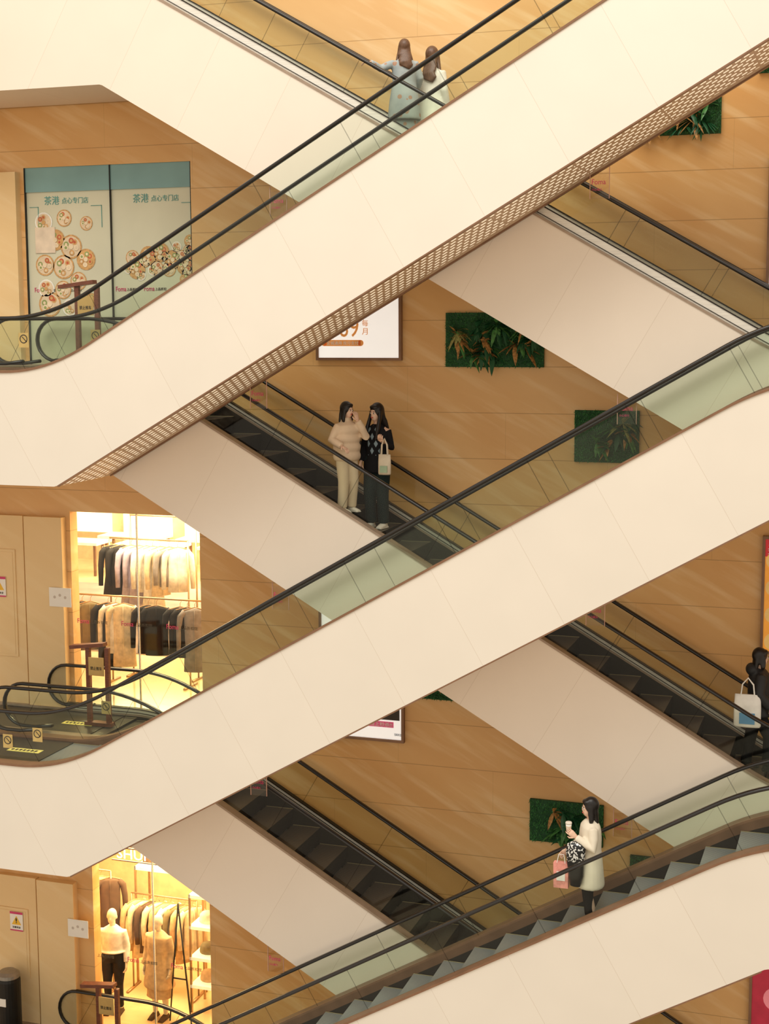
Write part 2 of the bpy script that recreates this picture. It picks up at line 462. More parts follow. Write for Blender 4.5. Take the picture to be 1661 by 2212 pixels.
# ---------------------------------------------------------------- tea shop glazing
film = M('frosted_film', (.66, .64, .47), .22, var=.06, scale=1, spec=.6)
teal = M('teal_film', (.20, .37, .37), .3, spec=.6, var=.1, scale=1.5)
tealink = M('teal_ink', (.12, .36, .33), .5)
sh = empty('shop_window', (-10.2, YW, -.6)); sl = (-10.2, YW, -.6)
g = G(); g.box(O1[0]+10.2, O1[1]+10.2, .04, .07, 0, 2.47)
g.obj('frosted_pane', [film], parent=sh)
g = G(); g.box(O1[0]+10.2, O1[1]+10.2, .02, .04, 2.47, 2.81); g.obj('header_band', [teal], parent=sh)
g = G(); g.box(-.006, .006, .0, .045, 0, 2.81)
for x in (O1[0]+10.2, O1[1]+10.19): g.box(x, x+.012, 0, .045, 0, 2.81)
g.obj('mullion', [mDarkM], parent=sh)
def T1(b, x, z, h, w=None, mat=tealink): return text(b, x, YW+.035, z, h, mat, sh, w, ploc=sl)
T1('茶港', -11.26, 1.69, .12, .24); T1('点心专门店', -10.98, 1.70, .085, .42)
T1('茶港', -9.86, 1.68, .12, .24); T1('点心专门店', -9.58, 1.69, .085, .42)
g = G()
for a, b, z in ((-10.52, -10.35, 1.66), (-9.12, -8.98, 1.66), (-11.5, -11.36, 1.66)):
    g.box(a+10.2, b+10.2, .03, .04, z+.6, z+.606); g.box(b+10.2-.006, b+10.2, .03, .04, z+.3, z+.606)
g.obj('printed_line', [tealink], parent=sh)
fm = [M('plate_cream', (.78, .62, .42), .5), M('bamboo', (.60, .34, .13), .6, var=.3, scale=30), M('sauce_red', (.55, .12, .05), .5), M('dumpling', (.84, .68, .46), .5),
      M('broth', (.66, .38, .14), .4), M('greens', (.30, .36, .12), .6), M('soft_white', (.88, .86, .78), .5)]
g = G(); rnd = random.Random(3)
def plate(x, z, r, kind):
    x += 10.2; z += .6; dy = [.034]
    def D(rr, m, dx=0, dz=0):
        dy[0] -= .0006; g.disc((x+dx, dy[0], z+dz), rr, m)
    D(r, 1 if kind else 6); D(r*.86, 4 if kind == 2 else 0)
    for i in range(6):
        a = i*math.pi/3+rnd.random(); q = r*.5
        D(r*.24, (3, 4, 2, 5, 3, 1)[(i+kind) % 6], q*math.cos(a), q*math.sin(a))
        D(r*.12, (0, 2, 4, 3, 5, 0)[(i+kind) % 6], q*math.cos(a), q*math.sin(a))
    D(r*.22, 3 if kind else 4)
for p in ((-11.28, 1.45, .14, 0), (-10.95, 1.50, .12, 1), (-10.85, 1.1, .17, 1), (-11.1, 1.2, .15, 2), (-11.28, .85, .15, 1), (-10.98, .82, .17, 1), (-11.27, .52, .13, 0),
          (-10.62, .92, .15, 2), (-10.75, .62, .13, 1), (-11.0, .5, .13, 1), (-11.22, .3, .18, 1), (-10.9, .25, .12, 0), (-10.6, 1.42, .10, 1), (-10.55, .35, .1, 2)): plate(*p)
for i in range(16):
    x = -9.95+i*.062; z = .78+.012*i+.14*math.sin(i*1.7); plate(x, z, .075+.03*(i % 3), i % 3)
for i in range(5): plate(-9.08+.02*i, .62+.13*i, .09, 2-(i % 2))
g.obj('food_print', fm, parent=sh)['label'] = 'printed photographs of dim sum dishes on the film'
g = G(); g.box(-1.22, -.9, .026, .03, 1.62, 1.98); g.obj('notice_sheet', [M('pale_notice', (.8, .66, .5), .6)], parent=sh)
for x in (-11.46, -11.05, -10.16, -9.72):
    T1('Foma', x, .47, .065, .16, mPink); T1('上品折扣', x+.17, .475, .04, .17, mInk)
tag(sh, 'frosted tea-shop window with teal header and dim sum pictures', 'shop window')

# ---------------------------------------------------------------- posters and boards
def frame_box(name, x0, x1, z0, z1, label, content, cat='poster', fr=.035):
    r = empty(name, ((x0+x1)/2, YW, z0)); L = ((x0+x1)/2, YW, z0)
    g = G(); a, b, h = x0-L[0], x1-L[0], z1-z0
    for q in ((a, b, 0, fr), (a, b, h-fr, h), (a, a+fr, fr, h-fr), (b-fr, b, fr, h-fr)): g.box(q[0], q[1], -.07, 0, q[2], q[3])
    g.obj('frame', [mBrown], parent=r)
    content(r, L, a+fr, b-fr, fr, h-fr)
    return tag(r, label, cat)
mLit = M('lit_white_sheet', (.95, .93, .90), .5, var=.01, emit=.5)
mOr = M('orange_ink', (.82, .33, .08), .5, emit=.15)
def c1(r, L, a, b, z0, z1):
    g = G(); g.box(a, b, -.045, -.002, z0, z1); g.obj('lit_sheet', [mLit], parent=r)
    g = G(); n = 14; vs = []
    for i in range(n+1):
        t = i/n; x = a+(b-a)*t; zc = z1-1.10-.12*math.sin(t*3.0)+.22*t
        vs += [(x, -.047, zc), (x, -.047, zc+.10+.05*t)]
    g.add(vs, [(2*i, 2*i+1, 2*i+3, 2*i+2) for i in range(n)])
    g.obj('orange_swoosh', [mOr], parent=r)
    text('169', -6.90, L[1]-.047, -.17, .25, mOr, r, .37, ploc=L)
    text('每', -6.48, L[1]-.047, -.03, .085, mOr, r, ploc=L); text('月', -6.48, L[1]-.047, -.14, .085, mOr, r, ploc=L)
    g = G(); g.box(-7.02-L[0], -6.5-L[0], -.048, -.045, -.29-L[2], -.21-L[2])
    for x in (-7.02, -6.5): g.disc((x-L[0], -.048, -.25-L[2]), .04)
    g.obj('price_pill', [mOr], parent=r)
    text('全城通用·按月支付', -6.98, L[1]-.05, -.275, .05, mWht, r, .45, ploc=L)
frame_box('lit_poster', -7.13, -5.93, -.48, 1.35, 'lit white poster with orange price lettering in bronze frame', c1)
def c2(r, L, a, b, z0, z1):
    g = G(); g.box(a, b, -.045, -.002, z0, z1); g.obj('lit_sheet', [mLit], parent=r)
    g = G(); g.box(b-.45, b-.03, -.048, -.045, z0+.27, z0+.62); g.obj('black_block', [mInk], parent=r)
    g = G(); g.box(-6.42-L[0], -6.06-L[0], -.050, -.047, -5.46-L[2], -5.38-L[2]); g.obj('pink_pill', [M('pink_ink', (.75, .12, .25), .5, emit=.2)], parent=r)
    text('线上秒杀!!', -6.40, L[1]-.052, -5.45, .06, mWht, r, .32, ploc=L)
    text('扫码关注', -6.05, L[1]-.048, -5.57, .035, mInk, r, .1, ploc=L)
frame_box('lit_poster', -7.13, -5.91, -5.66, -3.85, 'lit white poster with black block and pink lettering', c2)
def c3(r, L, a, b, z0, z1):
    g = G(); g.box(a, b, -.045, -.002, z0, z1, 0); g.box(a, b, -.047, -.045, z1-.22, z1, 1)
    for i in range(7): g.disc((a+.12+.2*(i % 2), -.0475-.0005*i, z0+.12+.17*i), .11, 2+(i % 2))
    g.obj('sheet', [M('orange_sheet', (.85, .36, .05), .5, emit=.3), M('red_sheet', (.65, .04, .05), .5, emit=.2), M('food_gold', (.85, .55, .18), .5, emit=.2), M('food_cream', (.9, .75, .5), .5, emit=.2)], parent=r)
    text('美食', a+L[0]+.03, L[1]-.049, z1+L[2]-.19, .14, mWht, r, ploc=L)
frame_box('food_poster', -1.25, -.25, -4.10, -2.62, 'orange and red food poster in bronze frame', c3)
def c4(r, L, a, b, z0, z1):
    g = G(); g.box(a, b, -.045, -.002, z0, z1, 0); g.box(a+.05, a+.4, -.047, -.045, z0+.25, z0+.5, 1); g.disc((a+.3, -.047, z1-.45), .16, 1)
    g.obj('sheet', [M('crimson_sheet', (.45, .02, .05), .4, emit=.2), M('pink_sheet', (.8, .25, .3), .4, emit=.2)], parent=r)
frame_box('red_poster', -1.26, -.25, -9.75, -8.12, 'crimson advertising poster in dark frame', c4)
def c5(r, L, a, b, z0, z1):
    g = G(); g.box(a, b, -.045, -.002, z0, z1, 0); g.obj('sheet', [mLit], parent=r)
frame_box('lit_poster', -1.30, -.2, .42, 1.95, 'white lit poster in bronze frame', c5)

def leaf(g, base, d, up, L, w, m):
    d = V(d).normalized(); side = d.cross(V(up)).normalized(); n = 5; vs = []
    for i in range(n+1):
        t = i/n; c = V(base)+d*L*t+V(up)*(-.35*L*t*t)
        ww = w*math.sin(math.pi*min(.98, t*.92+.06))
        vs += [c-side*ww, c+V((0, -.006, 0)), c+side*ww]
    fs = []
    for i in range(n):
        fs += [(3*i, 3*i+1, 3*i+4, 3*i+3), (3*i+1, 3*i+2, 3*i+5, 3*i+4)]
    g.add(vs, fs, m)
mGr = M('grass_green', (.07, .25, .08), .6, var=.4, scale=15)
mGrD = M('grass_dark', (.02, .08, .03), .8)
lm = [M('leaf_green', (.07, .22, .06), .4, var=.4, scale=25), M('leaf_olive', (.30, .30, .10), .4, var=.4, scale=40), M('leaf_rust', (.42, .22, .07), .4, var=.5, scale=40), M('leaf_dark', (.02, .10, .04), .35)]
def green_panel(x0, x1, z0, z1, seed, nl, rust, label):
    rr = random.Random(seed); cx, cz = (x0+x1)/2, z0; r = empty('plant_wall_panel', (cx, YW, cz))
    w, h = x1-x0, z1-z0; g = G(); g.box(-w/2, w/2, -.04, 0, 0, h, 1)
    for i in range(int(4500*w*h)):
        x = rr.uniform(-w/2, w/2); z = rr.uniform(0, h); a = rr.uniform(0, 6.28); t = rr.uniform(.012, .03)
        g.add([(x-.006, -.04, z), (x+.006, -.04, z), (x+t*math.cos(a), -.04-rr.uniform(.02, .05), z+t*math.sin(a))], [(0, 1, 2)], 0)
    g.obj('grass_mat', [mGr, mGrD], parent=r)
    g = G()
    for c in range(nl):
        bx = rr.uniform(-w*.38, w*.42); bz = h*rr.uniform(.2, .8); kind = rr.choices((0, 1, 2, 3), (2, rust, rust, 3))[0]
        for i in range(rr.randint(6, 9)):
            a = rr.uniform(0, 6.28); d = V((math.cos(a), -.35-.3*rr.random(), math.sin(a)*.8))
            leaf(g, (bx, -.05, bz), d, (0, -.1, 1), rr.uniform(.13, .26), rr.uniform(.02, .038), kind)
    g.obj('foliage', lm, parent=r)
    tag(r, label, 'plant panel', 'artificial plant panels on the marble wall')
LP = 'green artificial grass panel with %s leaves on marble wall'
green_panel(-5.33, -4.03, -.56, .14, 1, 30, 2.0, LP % 'dark green and rust croton')
green_panel(-3.62, -2.80, -1.76, -1.10, 2, 9, .6, LP % 'broad green')
green_panel(-2.95, -1.88, 2.27, 2.74, 3, 10, .8, LP % 'pale spiky drooping')
green_panel(-4.16, -3.18, -6.84, -6.27, 4, 12, .3, LP % 'dense dark')
green_panel(-2.82, -1.9, -7.45, -6.90, 5, 9, .2, LP % 'dark glossy')
green_panel(-5.75, -4.7, -5.02, -4.3, 6, 24, .8, LP % 'trailing mixed')
green_panel(-1.45, -.5, 2.95, 3.5, 7, 12, .2, LP % 'thin bright green')

# ---------------------------------------------------------------- warning signs
def warn(x, z):
    r = empty('warning_sign', (x, YW-.12, z)); L = (x, YW-.12, z)
    g = G(); g.box(-.11, .11, -.006, 0, 0, .30); g.obj('board', [mWht], parent=r)
    g = G(); g.box(-.11, .11, -.009, -.006, .265, .30); g.obj('colour_band', [mPink], parent=r)
    g = G(); g.box(-.11, .11, -.009, -.006, 0, .02); g.obj('colour_band', [mPink], parent=r)
    g = G(); g.prism([(-.08, .10), (.08, .10), (0, .235)], -.010, -.006); g.obj('yellow_triangle', [M('warning_yellow', (.85, .5, .04), .5)], parent=r)
    g = G(); g.prism([(-.008, .15), (.008, .15), (.012, .20), (-.012, .20)], -.013, -.010); g.box(-.008, .008, -.013, -.010, .125, .14); g.obj('exclamation_mark', [mInk], parent=r)
    text('注意安全', x-.07, YW-.13, z+.045, .03, mInk, r, .14, ploc=L)
    tag(r, 'white warning sign with yellow triangle on marble panel', 'sign', 'wall warning signs')
warn(-12.13, -3.96); warn(-12.05, -9.10)

# ---------------------------------------------------------------- hanging guard plates
acry = glass('acrylic_plate', (.93, .90, .86), 0, .1)
def guard(x, y, ztop):
    r = empty('guard_plate', (x, y, ztop)); L = (x, y, ztop)
    g = G(); g.prism([(-.11, 0), (.11, 0), (.11, -.30), (-.11, -.30)], -.004, .004); g.obj('plate', [acry], parent=r)
    for q in (-.115, .108):
        g = G(); g.box(q, q+.007, -.006, .006, -.3, .06); g.obj('edge_strip', [M('pinkish_strip', (.6, .35, .27), .5)], parent=r)
    text('Foma', x-.09, y-.006, ztop-.14, .06, mPink, r, .16, ploc=L)
    text('小心碰头', x-.09, y-.006, ztop-.21, .03, mPink, r, .12, ploc=L)
    tag(r, 'clear hanging guard plate with crimson lettering under escalator', 'sign', 'hanging guard plates')
for x, y, k in ((-7.36, YF+1.30, 0), (-3.08, YF+1.30, 0), (-3.06, YF+1.30, 1), (-7.44, YF+1.30, 1)): guard(x, y, FR['bot'](x)-k*H-.03)
for x, k in ((-7.12, 0), (-2.75, 0), (-7.16, 1), (-2.72, 1), (-7.30, 2)): guard(x, YR+.06, RE['bot'](-x)-k*H-.03)

# ---------------------------------------------------------------- landing furniture
def stand(x, y, z):
    r = empty('wooden_stand', (x, y, z))
    for a in (-.17, .13):
        g = G(); g.box(a, a+.06, -.03, .03, .05, 1.12); g.obj('post', [mWood], parent=r)
    g = G(); g.box(-.2, .22, -.06, .06, 0, .05); g.obj('base', [mWood], parent=r)
    g = G(); mt = Matrix.Rotation(-.12, 4, 'Y'); g.box(-.27, .27, -.06, .06, 1.12, 1.17, 0, mt); g.obj('top_board', [mWood], parent=r)
    g = G(); g.box(-.12, .12, -.04, -.03, .72, .98); g.obj('notice_plate', [M('amber_plate', (.55, .35, .12), .4)], parent=r)
    text('禁止推车', x-.09, y-.042, z+.8, .05, mInk, r, .18, ploc=(x, y, z))
    tag(r, 'dark red-brown wooden stand with amber notice on landing', 'stand', 'wooden stands on the landings')
for k in (0, 1, 2): stand(-10.2, 17.93, -.588-k*H)
def sticker(x, y, z, col):
    r = empty('safety_sticker', (x, y, z)); g = G(); g.box(-.07, .07, -.002, .002, -.09, .09); g.obj('sheet', [col], parent=r)
    g = G(); n = 20; vs = []
    for i in range(n):
        a = 2*math.pi*i/n
        vs += [(.055*math.cos(a), -.004, .055*math.sin(a)+.015), (.043*math.cos(a), -.004, .043*math.sin(a)+.015)]
    g.add(vs, [(2*i, 2*i+1, (2*i+3) % (2*n), (2*i+2) % (2*n)) for i in range(n)])
    g.box(-.045, .045, -.004, -.003, .01, .02, 0, Matrix.Rotation(.8, 4, 'Y'))
    g.obj('prohibition_mark', [mInk], parent=r)
    tag(r, 'small amber prohibition sticker on escalator glass', 'sticker', 'stickers on balustrade glass')
mAmb = M('amber_sticker', (.50, .36, .13), .5)
for k in (0, 1):
    sticker(-9.98, YF+.12, -.18-k*H, mAmb)
    sticker(-10.42, YF+.12, -.3-k*H, mAmb)
    sticker(-9.75, YR+.09, -.15-k*H, mAmb)
g = G(); g.tube([(0, 0, 0), (0, 0, .05), (0, 0, .85), (0, 0, .9)], [.17, .18, .18, .17], 24); b = g.obj('litter_bin', [mDarkM], (-12.05, 18.25, -10.6))
g = G(); g.tube([(0, 0, .9), (0, 0, .95), (0, 0, .99)], [.175, .17, .12], 24); g.obj('lid', [M('dull_steel', (.30, .27, .23), .35, .5)], parent=b)
g = G(); g.box(-.06, .06, -.186, -.175, .5, .62); g.obj('white_label', [mWht], parent=b)
tag(b, 'dark round litter bin with steel lid beside pilaster', 'bin')

# ---------------------------------------------------------------- clothing shops
mHang = M('wood_hanger', (.5, .28, .12), .5)
gm = {n: M('cloth_'+n, c, .85, var=.18, scale=14) for n, c in dict(black=(.015, .013, .013), brown=(.10, .055, .03), grey=(.30, .27, .25), white=(.80, .76, .68), lavender=(.45, .40, .52), tan=(.62, .42, .22), cream=(.78, .64, .42), olive=(.22, .17, .08)).items()}
def garment(x, y, z, L, w, col, rz, kind, grp):
    g = G()
    pts = [(0, 0, -.10), (0, 0, -.14), (0, 0, -.25), (0, 0, -.10-L*.6), (0, 0, -.10-L)]
    ww = w/2
    g.tube(pts, [(.05, .03), (ww*.85, .05), (ww*.8, .055), (ww*.78, .06), (ww*(1.0 if kind else .86), .07)], 16)
    for s in (-1, 1):
        g.tube([(s*ww*.7, 0, -.14), (s*ww*1.02, .01, -.22), (s*ww*1.16, .02, -.42), (s*ww*1.18, 0, -.16-min(.58, L*.85))], [.045, .052, .045, .036], 10)
    g.tube([(0, -.045, -.12), (0, -.066, -.25), (0, -.072, -.1-L*.6), (0, -.078, -.1-L*.98)], [(.006, .004)]*4, 6)
    o = g.obj('garment', [gm[col]], (x, y, z), None, True, rz)
    g = G(); g.tube([(-.19, 0, -.13), (0, 0, -.08), (.19, 0, -.13)], .008, 8)
    g.tube([(0, 0, -.08), (0, 0, -.03), (.02, 0, -.005), (.0, 0, .018), (-.018, 0, .0)], .0035, 6)
    g.obj('hanger', [mHang], parent=o)
    tag(o, '%s %s on a wooden hanger on the shop rack' % (col, 'long coat' if L > .8 else 'jacket'), 'clothes', grp)
mRack = M('brass_rail', (.45, .30, .15), .3, .6)
def rack(x0, x1, y, zr, zf, col=mRack):
    g = G(); z = zr-zf
    g.tube([(x0-x0, 0, z), (x1-x0, 0, z)], .014, 10, 0, (0, 1, 0))
    for x in (0, x1-x0):
        g.tube([(x, 0, .02), (x, 0, z+.0)], .014, 10); g.box(x-.02, x+.02, -.22, .22, 0, .03)
    tag(g.obj('clothes_rack', [col], (x0, y, zf), None, True), 'slim brass clothes rack standing in the shop window', 'clothes rack')
rack(-11.3, -9.95, 20.35, -3.30, -5.6); rack(-12.2, -9.2, 19.5, -4.05, -5.6)
rack(-11.2, -10.05, 20.85, -3.0, -5.6)
GS = 'garments in the upper clothing shop'
for x, c, L, rz in ((-11.22, 'black', .78, .3), (-11.08, 'black', .72, .5), (-10.92, 'lavender', .95, .7), (-10.78, 'lavender', .9, .6), (-10.66, 'white', .7, .9), (-10.55, 'white', 1.0, .7), (-10.42, 'cream', .75, .9), (-10.27, 'grey', .6, .8), (-10.12, 'white', .68, .5)):
    garment(x, 20.35, -3.32, L, .38, c, rz, int(L > .75), GS)
for x, c, L in ((-11.60, 'brown', .72), (-11.46, 'brown', .75), (-11.32, 'black', .7), (-11.18, 'olive', .72), (-10.88, 'black', 1.0), (-10.75, 'white', .75), (-10.62, 'cream', .95), (-10.20, 'black', .72), (-10.07, 'black', .74), (-9.68, 'black', .7), (-9.56, 'black', .74), (-9.44, 'grey', .95)):
    garment(x, 19.5, -4.07, L, .42, c, .3, 0, GS)
def notice(x, y, z, w, h):
    g = G(); g.box(-w/2, w/2, -.003, .003, 0, h); o = g.obj('paper_notice', [mWht], (x, y, z))
    g = G()
    for i in range(3): g.disc((-w*.25+i*w*.24, -.004, h*.5+.03*(i % 2)), .022, 0, 14)
    g.obj('drawn_marks', [M('pale_ink', (.6, .52, .45), .7)], parent=o)
    tag(o, 'small white paper notice with faint drawings on the shop glass', 'notice', 'paper notices')
notice(-11.1, YW-.15, -4.05, .36, .28); notice(-10.98, YW-.15, -9.05, .34, .27)
for z, x0 in ((-4.32, -10.95), (-9.42, -11.0)):
    for i in range(3):
        r = empty('glass_strip_sign', (x0+i*.72, YW+.06, z)); L = (x0+i*.72, YW+.06, z)
        text('Foma', L[0], L[1], L[2], .07, mPink, r, .19, ploc=L); text('上品折扣馆', L[0]+.21, L[1], L[2]+.005, .05, mInk, r, .28, ploc=L)
        tag(r, 'small crimson and black lettering strip on shop glass', 'sign', 'lettering strips on shop glass')
def display(x, y):
    r = empty('display_table', (x, y, -5.6))
    g = G(); g.box(-.8, .8, -.35, .35, .70, .76); g.obj('table_top', [M('lit_white_shelf', (.95, .82, .58), .5, emit=.5)], parent=r)
    for a in (-.74, .68):
        for b in (-.3, .24):
            g = G(); g.box(a, a+.05, b, b+.05, 0, .70); g.obj('table_leg', [mBrown], parent=r)
    tag(r, 'pale display table on brown legs inside the clothing shop', 'table', 'display tables in the upper shop')
for x, y in ((-17.2, 29.3), (-15.2, 29.3), (-13.2, 29.4), (-16.2, 30.4), (-14.2, 30.4)): display(x, y)
g = G()
for i in range(7): g.box(-20+i*1.6, -18.8+i*1.6, YW+12.3, YW+12.49, -4.9, -3.4, 0)  # plain emissive panels added to make the shop's far end bright
tag(g.obj('added_glow_panels', [M('glow_panel', (1, .82, .55), .5, emit=1.6, var=.05)]), 'glowing panels added along the shop wall for brightness', 'shelf')

text_root = empty('shop_name_sign', (-10.1, YW+.4, -7.9)); L = (-10.1, YW+.4, -7.9)
text('SHUI YU', -10.60, YW+.4, -7.97, .15, M('lit_letter', (1, .95, .85), .4, emit=2.5, var=0), text_root, .86, ploc=L)
g = G(); g.box(-.6, .62, .01, .04, -.12, -.105); g.box(-.6, .62, .01, .04, .08, .095); g.box(-.55, -.54, .01, .04, .09, .5); g.box(.55, .56, .01, .04, .09, .5); g.obj('sign_rail', [mBrown], parent=text_root)
tag(text_root, 'glowing white letter sign hanging inside the shop window', 'sign')
def shelf(x0, x1, y0, y1, zs, zf, label):
    r = empty('shelf_unit', (x0, y0, zf)); g = G()
    for x in (0, x1-x0-.03):
        for y in (0, y1-y0-.03): g.box(x, x+.03, y, y+.03, 0, zs[0]-zf)
    g.obj('frame', [mRack], parent=r)
    for z in zs:
        g = G(); g.box(0, x1-x0, 0, y1-y0, z-zf-.05, z-zf); g.obj('shelf_board', [M('lit_white_shelf', (.95, .82, .58), .5, emit=.5)], parent=r)
    return tag(r, label, 'shelf')
shelf(-11.05, -9.8, 20.4, 20.9, [-8.65], -10.6, 'white lit table-height display shelf on brass legs')
shelf(-9.75, -8.6, 19.7, 20.2, [-8.7, -9.2, -9.7, -10.15], -10.6, 'white lit open shelf unit with folded goods')
for j, z in enumerate((-8.7, -9.2, -9.7, -10.15)):
    for i in range(3):
        g = G(); w = .13; cc = ['cream', 'tan', 'white', 'brown', 'olive'][(i+j*2) % 5]
        g.tube([(0, 0, 0), (0, 0, .04), (0, 0, .11), (0, 0, .15)], [(w, .11), (w*1.05, .12), (w*.95, .11), (w*.7, .08)], 12)
        tag(g.obj('folded_garment', [gm[cc]], (-9.55+i*.32, 19.95, z), None, True), '%s folded garment on lit shelf' % cc, 'clothes', 'folded goods on the shelf')
for i in range(4):
    g = G(); g.tube([(0, 0, 0), (0, 0, .1), (0, 0, .16)], [(.12, .08), (.11, .07), (.05, .04)], 12)
    tag(g.obj('handbag', [gm[['brown', 'tan', 'white', 'olive'][i]]], (-10.9+i*.32, 20.65, -8.65), None, True), 'small %s handbag on display shelf' % ['brown', 'tan', 'white', 'olive'][i], 'bag', 'handbags on display')
rack(-11.0, -9.85, 20.2, -9.0, -10.6)
for i in range(9): garment(-10.93+i*.125, 20.2, -9.02, .8+.1*(i % 2), .4, ['tan', 'cream', 'brown', 'cream', 'tan', 'white', 'olive', 'tan', 'cream'][i], 1.0, 1, 'garments in the lower clothing shop')
rack(-12.2, -11.25, 20.0, -8.6, -10.6)
for i in range(4): garment(-11.75+i*.16, 20.0, -8.62, .85, .4, ['tan', 'cream', 'tan', 'brown'][i], .5, 1, 'garments in the lower clothing shop')
def easel(x, y):
    g = G()
    g.tube([(-.18, 0, 0), (0, 0, 1.9)], .012, 8); g.tube([(.18, 0, 0), (0, 0, 1.9)], .012, 8); g.tube([(0, .35, 0), (0, 0, 1.85)], .012, 8); g.tube([(-.12, 0, .7), (.12, 0, .7)], .012, 8)
    tag(g.obj('tripod_stand', [mDarkM], (x, y, -10.6), None, True), 'thin dark tripod stand in shop window', 'stand')
easel(-11.15, 19.3); easel(-9.75, 19.35)

# ---------------------------------------------------------------- people
skin = M('skin', (.76, .50, .36), .5, var=.05, spec=.4)
eyew = M('eye_white', (.8, .78, .74), .3, var=.0); eyed = M('eye_dark', (.02, .012, .01), .2); lip = M('lip_red', (.55, .10, .08), .4)
def hand(g, w, d, n, curl, side=1, k=1.0):
    w = V(w); d = V(d).normalized(); n = V(n); n = (n-d*n.dot(d)).normalized(); s = d.cross(n)*side
    g.tube([w-d*.02, w+d*.02, w+d*.06, w+d*.088], [(.024, .018), (.032, .016), (.040, .014), (.038, .012)], 10, 0, tuple(s))
    for i, (off, ln) in enumerate(((.030, .90), (.010, 1.0), (-.010, .94), (-.029, .75))):
        p = w+d*.082+s*off; pts = [p]; a = 0
        for seg in (.036, .026, .020):
            a += curl; p = p+(d*math.cos(a)+n*math.sin(a))*seg*ln; pts.append(p)
        g.tube(pts, [.0095, .009, .008, .006], 7)
    p = w+d*.025+s*.034; q = p+(d*.6+s*.6+n*.3).normalized()*.035
    g.tube([w+d*.015+s*.015, p, q, q+(d*.8+n*.5).normalized()*.028], [.014, .012, .010, .007], 7)
